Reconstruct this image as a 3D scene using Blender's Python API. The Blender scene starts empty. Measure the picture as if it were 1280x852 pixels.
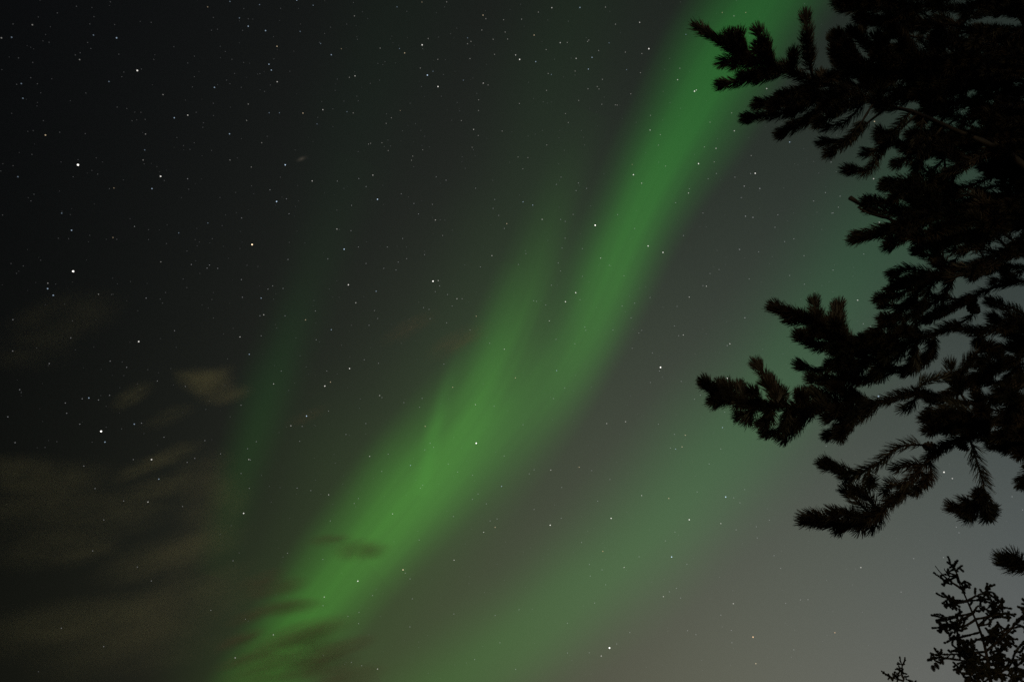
import bpy, math, random
import numpy as np
from mathutils import Vector

random.seed(7); rng = np.random.default_rng(11)
SC = bpy.context.scene
COL = SC.collection
R = math.radians

# ------------------------------------------------------------------ camera
FPX = 853.0                       # focal length in photo pixels (24 mm on a 36 mm sensor)
PITCH = R(33)
CAM = Vector((0, 0, 1.6))
cd = bpy.data.cameras.new('camera'); cam = bpy.data.objects.new('camera', cd); COL.objects.link(cam)
cd.sensor_width = 36; cd.lens = 24; cd.clip_start = 0.05; cd.clip_end = 400000
cam.location = CAM; cam.rotation_euler = (R(90) + PITCH, 0, 0)
SC.camera = cam
SP, CP = math.sin(PITCH), math.cos(PITCH)

def ray(px, py):                  # world direction seen at a photo pixel, unit depth along the view axis
    x = (px - 640) / FPX; y = -(py - 426) / FPX
    return Vector((x, CP - y * SP, SP + y * CP))
def at(px, py, depth): return CAM + ray(px, py) * depth
def to_px(p):
    v = Vector(p) - CAM
    d = v.y * CP + v.z * SP; u = -v.y * SP + v.z * CP
    return 640 + FPX * v.x / d, 426 - FPX * u / d, d

# ------------------------------------------------------------------ night sky (world)
SKY = [[-2.5476, 2.7322, -0.8145, -2.9189, -1.6207, -1.5804], [-2.5676, 2.6768, -0.3045, -2.8184, -1.9081, -1.2217], [-2.9857, 3.0853, -0.1419, -2.1356, -1.7662, -2.1322]]
W = bpy.data.worlds.new('World'); SC.world = W; W.use_nodes = True
nt = W.node_tree; nt.nodes.clear()
def N(tree, t, **k):
    n = tree.nodes.new(t)
    for a, b in k.items(): setattr(n, a, b)
    return n
def M(tree, op, a, b=None, c=None, clamp=False):
    n = tree.nodes.new('ShaderNodeMath'); n.operation = op; n.use_clamp = clamp
    for i, v in enumerate((a, b, c)):
        if v is None: continue
        if isinstance(v, (int, float)): n.inputs[i].default_value = v
        else: tree.links.new(v, n.inputs[i])
    return n.outputs[0]
tc = N(nt, 'ShaderNodeTexCoord'); sep = N(nt, 'ShaderNodeSeparateXYZ')
nt.links.new(tc.outputs['Generated'], sep.inputs[0])
sx, sz = sep.outputs['X'], M(nt, 'MAXIMUM', sep.outputs['Z'], 0.0)
xx, zz, xz = M(nt, 'MULTIPLY', sx, sx), M(nt, 'MULTIPLY', sz, sz), M(nt, 'MULTIPLY', sx, sz)
comb = N(nt, 'ShaderNodeCombineXYZ')
for i, k in enumerate(SKY):
    e = k[0]
    for v, q in zip((sx, sz, xx, zz, xz), k[1:]): e = M(nt, 'MULTIPLY_ADD', v, q, e)
    nt.links.new(M(nt, 'EXPONENT', M(nt, 'MINIMUM', e, -1.9)), comb.inputs[i])
bg = N(nt, 'ShaderNodeBackground'); wo = N(nt, 'ShaderNodeOutputWorld')
nt.links.new(comb.outputs[0], bg.inputs['Color']); bg.inputs['Strength'].default_value = 1.0
nt.links.new(bg.outputs[0], wo.inputs[0])

# the warm glow of far lights behind the camera, low over the ground
sd = bpy.data.lights.new('sun', 'SUN'); sd.energy = 0.55; sd.angle = R(12); sd.color = (1.0, 0.80, 0.48)
so = bpy.data.objects.new('sun', sd); COL.objects.link(so)
so.rotation_euler = Vector((0.45, 1.0, -0.12)).to_track_quat('-Z', 'Y').to_euler()

SC.view_settings.view_transform = 'Standard'; SC.view_settings.look = 'None'
SC.view_settings.exposure = 0; SC.view_settings.gamma = 1; SC.view_settings.use_curve_mapping = False
SC.render.dither_intensity = 2.0
SC.cycles.use_denoising = False
SC.cycles.transparent_max_bounces = 64
SC.cycles.max_bounces = 4

# ------------------------------------------------------------------ helpers
def material(name):
    m = bpy.data.materials.new(name); m.use_nodes = True
    m.node_tree.nodes.clear()
    return m, m.node_tree
def out(tree): return N(tree, 'ShaderNodeOutputMaterial')
def link(o, parent=None):
    COL.objects.link(o)
    if parent: o.parent = parent
    return o
def mesh_obj(name, verts, faces, mat, parent=None, smooth=True):
    me = bpy.data.meshes.new(name)
    verts = np.asarray(verts, np.float32); 
    if isinstance(faces, np.ndarray):
        n, k = faces.shape
        me.vertices.add(len(verts)); me.vertices.foreach_set('co', verts.ravel())
        me.loops.add(n * k); me.loops.foreach_set('vertex_index', faces.ravel().astype(np.int32))
        me.polygons.add(n); me.polygons.foreach_set('loop_start', np.arange(0, n * k, k, dtype=np.int32))
        me.update(calc_edges=True); me.validate()
    else:
        me.from_pydata([tuple(map(float, v)) for v in verts], [], faces)
    if smooth: me.polygons.foreach_set('use_smooth', np.ones(len(me.polygons), bool))
    me.materials.append(mat)
    o = bpy.data.objects.new(name, me)
    return link(o, parent)
def tag(o, label=None, cat=None, group=None, kind=None):
    if label: o['label'] = label
    if cat: o['category'] = cat
    if group: o['group'] = group
    if kind: o['kind'] = kind
    return o
def empty(name, loc):
    o = bpy.data.objects.new(name, None); o.location = loc; o.empty_display_size = 0.2
    return link(o)
def catmull(P, n):
    P = np.asarray(P, float)
    if len(P) < 3:
        t = np.linspace(0, 1, n)[:, None]; return P[0] * (1 - t) + P[-1] * t
    Q = np.vstack([2 * P[0] - P[1], P, 2 * P[-1] - P[-2]])
    L = np.r_[0, np.cumsum(np.linalg.norm(np.diff(P, axis=0), axis=1))]; L /= L[-1]
    res = []
    for s in np.linspace(0, 1, n):
        i = min(max(np.searchsorted(L, s, 'right') - 1, 0), len(P) - 2)
        t = (s - L[i]) / max(L[i + 1] - L[i], 1e-9)
        a, b, c, d = Q[i:i + 4]
        res.append(.5 * (2 * b + (c - a) * t + (2 * a - 5 * b + 4 * c - d) * t * t + (3 * b - a - 3 * c + d) * t ** 3))
    return np.array(res)
def frames(C):
    T = np.gradient(C, axis=0); T /= np.linalg.norm(T, axis=1)[:, None] + 1e-12
    ref = np.tile(np.array([.13, .21, .97]), (len(C), 1)); bad = np.abs((T * ref).sum(1)) > .95
    ref[bad] = np.array([.97, .1, .1])
    U = np.cross(T, ref); U /= np.linalg.norm(U, axis=1)[:, None]
    return T, U, np.cross(T, U)
class Tubes:
    def __init__(s): s.v = []; s.f = []; s.n = 0
    def add(s, C, rad, k=6, rough=.08):
        C = np.asarray(C, float); n = len(C)
        T, U, V = frames(C); rad = np.interp(np.linspace(0, 1, n), np.linspace(0, 1, len(rad)), rad)
        a = np.arange(k) * 2 * math.pi / k
        rr = rad[:, None] * (1 + rough * rng.standard_normal((n, k)))
        v = C[:, None] + rr[..., None] * (np.cos(a)[None, :, None] * U[:, None] + np.sin(a)[None, :, None] * V[:, None])
        s.v.append(v.reshape(-1, 3))
        for i in range(n - 1):
            for j in range(k):
                s.f.append((s.n + i * k + j, s.n + i * k + (j + 1) % k, s.n + (i + 1) * k + (j + 1) % k, s.n + (i + 1) * k + j))
        s.f.append(tuple(s.n + j for j in range(k - 1, -1, -1))); s.f.append(tuple(s.n + (n - 1) * k + j for j in range(k)))
        s.n += n * k
    def build(s, name, mat, parent): return mesh_obj(name, np.vstack(s.v), s.f, mat, parent)
class Needles:
    """tapered, bent blades set round twigs"""
    def __init__(s): s.v = []
    def add(s, C, count, length, width, ang=(28, 62), start=0.0, tipfan=True):
        C = np.asarray(C, float); T, U, V = frames(C); n = len(C)
        t = start + (1 - start) * rng.random(count)
        if tipfan:
            k = int(count * .24); t[:k] = 1 - .10 * rng.random(k)
        x = t * (n - 1); i = np.minimum(x.astype(int), n - 2); w = (x - i)[:, None]
        P = C[i] * (1 - w) + C[i + 1] * w; t3, u3, v3 = T[i], U[i], V[i]
        ph = rng.random(count) * 2 * math.pi
        a = np.radians(rng.uniform(ang[0], ang[1], count)) * np.where(t > .965, rng.uniform(.1, 1.25, count), 1.0)
        rad = np.cos(ph)[:, None] * u3 + np.sin(ph)[:, None] * v3
        D = np.cos(a)[:, None] * t3 + np.sin(a)[:, None] * rad
        D += .07 * rng.standard_normal(D.shape); D /= np.linalg.norm(D, axis=1)[:, None]
        L = length * rng.uniform(.82, 1.08, count)[:, None]
        S = np.cross(D, rng.standard_normal(D.shape)); S /= np.linalg.norm(S, axis=1)[:, None] + 1e-9
        w = width * rng.uniform(.8, 1.15, count)[:, None]
        mid = P + D * L * .55; tip = P + D * L + (t3 * .2 + np.array([0, 0, .05])) * L
        s.v.append(np.stack([P - S * w * .4, P + S * w * .4, mid + S * w * .48, mid - S * w * .48, tip + S * w * .2, tip - S * w * .2], 1))
    def build(s, name, mat, parent):
        v = np.concatenate(s.v); n = len(v)
        b = np.arange(n)[:, None] * 6
        f = np.concatenate([b + np.array([[0, 1, 2, 3]]), b + np.array([[3, 2, 4, 5]])])
        return mesh_obj(name, v.reshape(-1, 3), f, mat, parent, smooth=False)

# ------------------------------------------------------------------ materials of the place
def rough_mat(name, c1, c2, scale, rough=.8, bump=.3, trans=None):
    m, t = material(name); b = N(t, 'ShaderNodeBsdfPrincipled'); o = out(t)
    co = N(t, 'ShaderNodeTexCoord'); nz = N(t, 'ShaderNodeTexNoise'); nz.inputs['Scale'].default_value = scale; nz.inputs['Detail'].default_value = 6
    t.links.new(co.outputs['Object'], nz.inputs['Vector'])
    r = N(t, 'ShaderNodeValToRGB'); r.color_ramp.elements[0].position = .35; r.color_ramp.elements[1].position = .68
    r.color_ramp.elements[0].color = (*c1, 1); r.color_ramp.elements[1].color = (*c2, 1)
    t.links.new(nz.outputs['Fac'], r.inputs[0]); t.links.new(r.outputs[0], b.inputs['Base Color'])
    b.inputs['Roughness'].default_value = rough
    if bump:
        bp = N(t, 'ShaderNodeBump'); bp.inputs['Strength'].default_value = bump
        t.links.new(nz.outputs['Fac'], bp.inputs['Height']); t.links.new(bp.outputs[0], b.inputs['Normal'])
    t.links.new(b.outputs[0], o.inputs['Surface'])
    return m
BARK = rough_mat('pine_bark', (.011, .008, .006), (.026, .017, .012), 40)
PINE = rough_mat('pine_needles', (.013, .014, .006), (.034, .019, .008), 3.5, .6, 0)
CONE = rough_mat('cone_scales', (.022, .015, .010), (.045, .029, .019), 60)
SBARK = rough_mat('spruce_bark', (.05, .036, .026), (.10, .07, .05), 30)
SPRUCE = rough_mat('spruce_needles', (.03, .03, .010), (.055, .045, .02), 2.5, .6, 0)
GROUND = rough_mat('ground_soil', (.03, .032, .018), (.07, .06, .04), .6, .95, .4)

# ------------------------------------------------------------------ ground
def make_ground():
    rings = [0, 2, 5, 10, 20, 40, 80, 160, 400, 1500, 8000, 60000, 120000]; k = 64
    v = [(0, 0, 0)]; f = []
    for r in rings[1:]:
        for j in range(k):
            a = 2 * math.pi * j / k
            z = .05 * math.sin(r * .9 + 3 * a) * math.sin(2.3 * a + r) if 4 < r < 200 else 0
            v.append((r * math.cos(a), r * math.sin(a), z))
    for j in range(k): f.append((0, 1 + j, 1 + (j + 1) % k))
    for i in range(len(rings) - 2):
        for j in range(k):
            a, b = 1 + i * k + j, 1 + i * k + (j + 1) % k
            f.append((a, a + k, b + k, b))
    tag(mesh_obj('ground', v, f, GROUND), 'dark bare ground under the trees', 'ground', kind='structure')
make_ground()

# ------------------------------------------------------------------ aurora: glowing ribbons hanging 3 km up and running off to the horizon
ALT = 3000.0
def aloft(px, py):
    d = ray(px, py); return CAM + d * (ALT / max(d.z, .035))
def aurora_mat(name, stops, streak=.12, sharp=3.3, smear=0.0, freq=(3.0, 26.0)):
    """stops: (u, (r,g,b) linear light added)"""
    m, t = material(name); o = out(t)
    uv = N(t, 'ShaderNodeUVMap'); s = N(t, 'ShaderNodeSeparateXYZ'); t.links.new(uv.outputs[0], s.inputs[0])
    # soft curtain streaks, along the band
    mp = N(t, 'ShaderNodeMapping'); mp.inputs['Scale'].default_value = (freq[0], freq[1], 1)
    t.links.new(uv.outputs[0], mp.inputs[0])
    nz = N(t, 'ShaderNodeTexNoise'); nz.inputs['Scale'].default_value = 1; nz.inputs['Detail'].default_value = 2; t.links.new(mp.outputs[0], nz.inputs['Vector'])
    mp2 = N(t, 'ShaderNodeMapping'); mp2.inputs['Scale'].default_value = (5, 2, 1); t.links.new(uv.outputs[0], mp2.inputs[0])
    n2 = N(t, 'ShaderNodeTexNoise'); n2.inputs['Scale'].default_value = 1; n2.inputs['Detail'].default_value = 1; t.links.new(mp2.outputs[0], n2.inputs['Vector'])
    v = M(t, 'MULTIPLY_ADD', s.outputs['Y'], 2.0, -1.0)
    v = M(t, 'ADD', v, M(t, 'MULTIPLY_ADD', n2.outputs['Fac'], .24, -.12))
    e0 = math.exp(-sharp * .78)
    g = M(t, 'EXPONENT', M(t, 'MULTIPLY', M(t, 'MULTIPLY', v, v), -sharp))
    g = M(t, 'MAXIMUM', M(t, 'MULTIPLY_ADD', g, 1 / (1 - e0), -e0 / (1 - e0)), 0.0)
    # fade to nothing exactly at the rim of the ribbon
    rim = M(t, 'MULTIPLY', M(t, 'MULTIPLY', s.outputs['Y'], M(t, 'SUBTRACT', 1.0, s.outputs['Y'])), 9.0, clamp=True)
    g = M(t, 'MULTIPLY', g, rim)
    st = M(t, 'MULTIPLY_ADD', nz.outputs['Fac'], 2 * streak, 1 - streak)
    g = M(t, 'MULTIPLY', g, st)
    ramp = N(t, 'ShaderNodeValToRGB'); cr = ramp.color_ramp; cr.interpolation = 'B_SPLINE' if len(stops) > 3 else 'EASE'
    K = max(max(c) for _, c in stops)
    while len(cr.elements) < len(stops): cr.elements.new(.5)
    for el, (p, c) in zip(cr.elements, stops): el.position = p
    for el, (p, c) in zip(cr.elements, stops): el.color = (*[x / K for x in c], 1)
    t.links.new(s.outputs['X'], ramp.inputs[0])
    em = N(t, 'ShaderNodeEmission'); t.links.new(ramp.outputs[0], em.inputs['Color']); t.links.new(M(t, 'MULTIPLY', g, K), em.inputs['Strength'])
    tr = N(t, 'ShaderNodeBsdfTransparent'); ad = N(t, 'ShaderNodeAddShader')
    t.links.new(em.outputs[0], ad.inputs[0]); t.links.new(tr.outputs[0], ad.inputs[1]); t.links.new(ad.outputs[0], o.inputs['Surface'])
    m.cycles.emission_sampling = 'NONE'
    return m
def ribbon(name, pts, mat, parent=None, lift=0.0, n=60, k=20):
    P = np.array([p[:2] for p in pts], float); H = np.array([p[2] for p in pts], float)
    C = catmull(P, n); L = np.r_[0, np.cumsum(np.linalg.norm(np.diff(P, axis=0), axis=1))]
    h = 1.3 * np.interp(np.linspace(0, L[-1], n), L, H)
    T = np.gradient(C, axis=0); T /= np.linalg.norm(T, axis=1)[:, None]; Nn = np.stack([-T[:, 1], T[:, 0]], 1)
    v, f, uv = [], [], []
    for i in range(n):
        for j in range(k + 1):
            q = C[i] + Nn[i] * h[i] * (2 * j / k - 1)
            p = aloft(*q); v.append(p - CAM); v[-1] = CAM + v[-1] * (1 + lift); uv.append((i / (n - 1), j / k))
    for i in range(n - 1):
        for j in range(k):
            a = i * (k + 1) + j; f.append((a, a + 1, a + k + 2, a + k + 1))
    o = mesh_obj(name, v, f, mat, parent)
    ul = o.data.uv_layers.new(name='UVMap')
    idx = np.zeros(len(o.data.loops), np.int32); o.data.loops.foreach_get('vertex_index', idx)
    ul.data.foreach_set('uv', np.array(uv, np.float32)[idx].ravel())
    return o

main = empty('aurora', aloft(640, 430))
main.location = (0, 0, 0)
tag(main, 'bright green forked aurora band sweeping from the top edge down to the lower left', 'aurora', 'aurora bands')
ribbon('strand', [(1050, -130, 81), (970, -20, 81), (910, 70, 79), (866, 145, 74), (822, 220, 67), (783, 300, 60), (750, 380, 55), (719, 440, 53),
                  (668, 510, 58), (606, 575, 69), (535, 640, 75), (460, 700, 70)],
       aurora_mat('aurora_green', [(0, (.003, .05, .005)), (.18, (.005, .078, .008)), (.34, (.008, .102, .009)), (.48, (.014, .116, .009)), (.60, (.016, .105, .008)),
                                   (.72, (.012, .075, .006)), (.86, (.006, .042, .003)), (1, (0, 0, 0))], .17, freq=(2.2, 13)), main)
ribbon('strand', [(740, 140, 40), (703, 250, 42), (675, 335, 46), (650, 405, 52), (612, 480, 61), (572, 540, 72), (525, 600, 74), (480, 655, 72), (432, 710, 68), (387, 770, 63), (344, 825, 59), (302, 890, 55), (264, 960, 55)],
       aurora_mat('aurora_lower_green', [(0, (0, 0, 0)), (.12, (.002, .010, .001)), (.24, (.008, .042, .004)), (.36, (.017, .094, .008)), (.5, (.023, .126, .010)),
                                         (.62, (.023, .128, .010)), (.74, (.018, .112, .009)), (.88, (.012, .090, .006)), (1, (.005, .04, .003))], .26, freq=(2.6, 11)), main, .01)
ribbon('ray', [(578, 430, 12), (556, 490, 13), (541, 545, 14), (526, 620, 14)],
       aurora_mat('aurora_ray', [(0, (0, 0, 0)), (.35, (.004, .022, .003)), (.6, (.008, .052, .005)), (1, (0, 0, 0))], .05), main, .02, 20, 8)
ribbon('ray', [(640, 330, 26), (622, 400, 30), (604, 470, 32), (580, 560, 30)],
       aurora_mat('aurora_ray_soft', [(0, (0, 0, 0)), (.35, (.003, .018, .002)), (.65, (.003, .020, .002)), (1, (0, 0, 0))], .05), main, .025, 20, 8)
ribbon('ray', [(740, -60, 90), (695, 110, 95), (655, 260, 95), (575, 430, 80), (480, 560, 50)],
       aurora_mat('aurora_high_ray', [(0, (.0, .003, .0)), (.35, (.001, .006, .001)), (.65, (.002, .009, .001)), (1, (0, 0, 0))], .2), main, .035, 30, 12)
ribbon('ray', [(530, -80, 95), (480, 60, 95), (435, 200, 80), (385, 330, 60)],
       aurora_mat('aurora_far_ray', [(0, (.0, .001, .0)), (.4, (.0, .0024, .0005)), (.7, (.0, .002, .0005)), (1, (0, 0, 0))], .2), main, .04, 30, 12)
ribbon('veil', [(830, 300, 170), (670, 430, 215), (555, 580, 235), (480, 730, 230), (420, 870, 215), (390, 960, 200)],
       aurora_mat('aurora_veil', [(0, (0, 0, 0)), (.25, (.002, .006, .001)), (.5, (.005, .018, .002)), (.8, (.009, .032, .002)), (1, (.006, .03, .002))], .05), main, .03)
right = tag(ribbon('aurora', [(1290, 90, 110), (1195, 205, 115), (1100, 315, 115), (1005, 440, 112), (915, 555, 108), (815, 660, 100), (715, 750, 92), (615, 830, 86), (520, 905, 80)],
           aurora_mat('aurora_pale_green', [(0, (0, 0, 0)), (.2, (.0, .022, .005)), (.4, (.0, .036, .005)), (.6, (.001, .052, .004)), (.8, (.002, .056, .003)), (1, (.002, .040, .001))], .10, freq=(2, 7)), None, .05),
    'broad pale teal green aurora band running behind the pine boughs to the bottom edge', 'aurora', 'aurora bands')
leftband = tag(ribbon('aurora', [(450, 200, 50), (408, 310, 48), (370, 400, 44), (340, 480, 42), (312, 560, 38), (288, 640, 36), (268, 720, 34)],
           aurora_mat('aurora_faint_green', [(0, (0, 0, 0)), (.3, (.001, .005, .001)), (.55, (.001, .015, .002)), (.8, (.002, .014, .001)), (1, (0, 0, 0))], .1), None, .07),
    'narrow faint green aurora streak left of the bright band', 'aurora', 'aurora bands')

# ------------------------------------------------------------------ clouds: thin lit volumes between the ground and the aurora
def cloud_mat(name, col, dens, size, scale=(2.0, 2.0, 2.0), lo=.38, hi=.66):
    m, t = material(name); o = out(t)
    co = N(t, 'ShaderNodeTexCoord'); ln = N(t, 'ShaderNodeVectorMath', operation='LENGTH'); t.links.new(co.outputs['Object'], ln.inputs[0])
    fall = M(t, 'SUBTRACT', 1.0, M(t, 'MULTIPLY', ln.outputs['Value'], ln.outputs['Value']), clamp=True)
    fall = M(t, 'POWER', fall, 1.8)
    oi = N(t, 'ShaderNodeObjectInfo'); va = N(t, 'ShaderNodeVectorMath', operation='ADD')
    sc = N(t, 'ShaderNodeVectorMath', operation='MULTIPLY'); sc.inputs[1].default_value = scale
    t.links.new(co.outputs['Object'], sc.inputs[0]); t.links.new(sc.outputs[0], va.inputs[0])
    rv = M(t, 'MULTIPLY', oi.outputs['Random'], 50.0); t.links.new(rv, va.inputs[1])
    nz = N(t, 'ShaderNodeTexNoise'); nz.inputs['Scale'].default_value = 1; nz.inputs['Detail'].default_value = 3; t.links.new(va.outputs[0], nz.inputs['Vector'])
    mr = N(t, 'ShaderNodeMapRange'); mr.interpolation_type = 'SMOOTHSTEP'; mr.inputs['From Min'].default_value = lo; mr.inputs['From Max'].default_value = hi
    mr.inputs['To Min'].default_value = .06
    t.links.new(nz.outputs['Fac'], mr.inputs['Value'])
    d = M(t, 'MULTIPLY', M(t, 'MULTIPLY', fall, mr.outputs[0]), dens)
    pv = N(t, 'ShaderNodeVolumePrincipled'); pv.inputs['Color'].default_value = (*col, 1); pv.inputs['Anisotropy'].default_value = -0.3; t.links.new(d, pv.inputs['Density'])
    t.links.new(pv.outputs[0], o.inputs['Volume'])
    return m
def sphere_mesh(name, mat, nu=20, nv=12):
    v = [(0, 0, -1)]; f = []
    for i in range(1, nv):
        a = -math.pi / 2 + math.pi * i / nv
        for j in range(nu):
            b = 2 * math.pi * j / nu; v.append((math.cos(a) * math.cos(b), math.cos(a) * math.sin(b), math.sin(a)))
    v.append((0, 0, 1)); top = len(v) - 1
    for j in range(nu):
        f.append((0, 1 + (j + 1) % nu, 1 + j)); f.append((top, top - nu + j, top - nu + (j + 1) % nu))
    for i in range(nv - 2):
        for j in range(nu):
            a = 1 + i * nu + j; b = 1 + i * nu + (j + 1) % nu; f.append((a, b, b + nu, a + nu))
    me = bpy.data.meshes.new(name); me.from_pydata(v, [], f); me.materials.append(mat)
    return me
CD = 1500.0
def puff(px, py, rx, ry, rot, tau, mats, parent=None, name='puff', col=(1.0, .95, .8), scale=(2, 2, 2), lo=.38, hi=.66):
    """one lens of cloud: half axes rx, ry in degrees-like pixels, as deep as it is tall and a half"""
    k = CD / FPX; dz = ry * 1.6 * k
    mat = cloud_mat('cloud_vapour', col, tau / dz, dz, scale, lo, hi)
    o = bpy.data.objects.new(name, sphere_mesh(name, mat)); link(o)
    loc = at(px, py, CD); o.location = loc
    z = ray(px, py).normalized(); x = Vector((1, 0, 0)); x = (x - z * x.dot(z)).normalized(); y = z.cross(x) * -1
    from mathutils import Matrix
    y = x.cross(-z) * -1 if y.z < 0 else y
    a = R(rot); X = x * math.cos(a) + y * math.sin(a); Y = y * math.cos(a) - x * math.sin(a)
    Mx = Matrix((X * rx * k, Y * ry * k, X.cross(Y) * dz)).transposed().to_4x4(); Mx.translation = loc
    o.matrix_world = Mx
    if parent: o.parent = parent
    return o
def cloud(label, puffs, group, **kw):
    e = empty('cloud', (0, 0, 0)); tag(e, label, 'cloud', group)
    for p in puffs: puff(*p, None, e, **kw)
    return e
G = 'thin clouds in the night sky'
TAN = (.92, .93, .62)
cloud('small tan cloud puff glowing warm among the stars, brightest of the left clouds', [(252, 476, 38, 21, -10, .55), (266, 481, 35, 26, 8, .52), (287, 494, 37, 15, 16, .45), (272, 467, 28, 13, 22, .25), (240, 472, 32, 10, -20, .20)], G, col=TAN, scale=(1.3, 1.3, 1.3), lo=.12, hi=.78)
cloud('faint short tan wisp left of the small tan cloud puff', [(166, 494, 34, 16, 35, .34), (212, 520, 44, 15, 25, .16)], G, col=TAN, lo=.28, hi=.7)
cloud('faint pair of thin wisps below the small tan cloud puff', [(216, 568, 48, 16, 25, .30), (182, 582, 50, 15, 25, .30), (204, 607, 56, 20, 15, .26)], G, col=TAN, lo=.28, hi=.7)
cloud('faint dusky cloud patch high at the left edge', [(82, 398, 84, 42, 20, .14), (30, 440, 74, 34, 0, .08)], G, col=TAN, lo=.28, hi=.7)
cloud('two faint brownish wisps between the faint streak and the bright band', [(512, 409, 50, 15, 28, .24), (572, 427, 56, 19, 25, .28), (385, 520, 40, 11, 25, .14)], G, col=(1.0, .78, .55), lo=.28, hi=.7)
cloud('soft wide cloud bank spread over the lower left corner', [(25, 592, 86, 32, 0, .26), (88, 614, 92, 48, 5, .22), (152, 642, 90, 36, 12, .20), (256, 592, 52, 36, 30, .22), (268, 628, 58, 44, 35, .34), (215, 692, 104, 36, 18, .30),
    (108, 690, 50, 18, 15, .18), (252, 682, 78, 28, 20, .20), (130, 768, 128, 34, 6, .24), (222, 762, 118, 42, 14, .28), (182, 806, 140, 42, 10, .22), (60, 682, 100, 38, 4, .16), (50, 792, 116, 42, 2, .14), (252, 728, 92, 28, 16, .22), (20, 640, 70, 30, 0, .14)],
    G, col=TAN, scale=(1.7, 1.5, 1.6), lo=.26, hi=.74)
cloud('dark streaky wisps crossing the foot of the bright aurora band', [(414, 674, 36, 11, 6, 0.61), (452, 687, 44, 18, 3, 1.08), (346, 734, 50, 16, 12, 0.74), (362, 758, 54, 14, 6, 1.01), (386, 788, 72, 18, 14, 1.15), (366, 810, 80, 26, 8, 1.28),
    (424, 812, 60, 15, 18, 0.94), (345, 838, 84, 22, 8, 1.15), (432, 846, 64, 18, 10, 0.81), (304, 798, 40, 12, 20, 0.88), (312, 770, 36, 11, 16, 0.68), (328, 724, 40, 14, 20, 0.54), (402, 832, 60, 16, 12, 0.81), (310, 822, 50, 11, 18, 0.81)],
    G, col=(.50, .43, .34), scale=(1.5, 1.4, 1.5), lo=.22, hi=.66)

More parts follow.
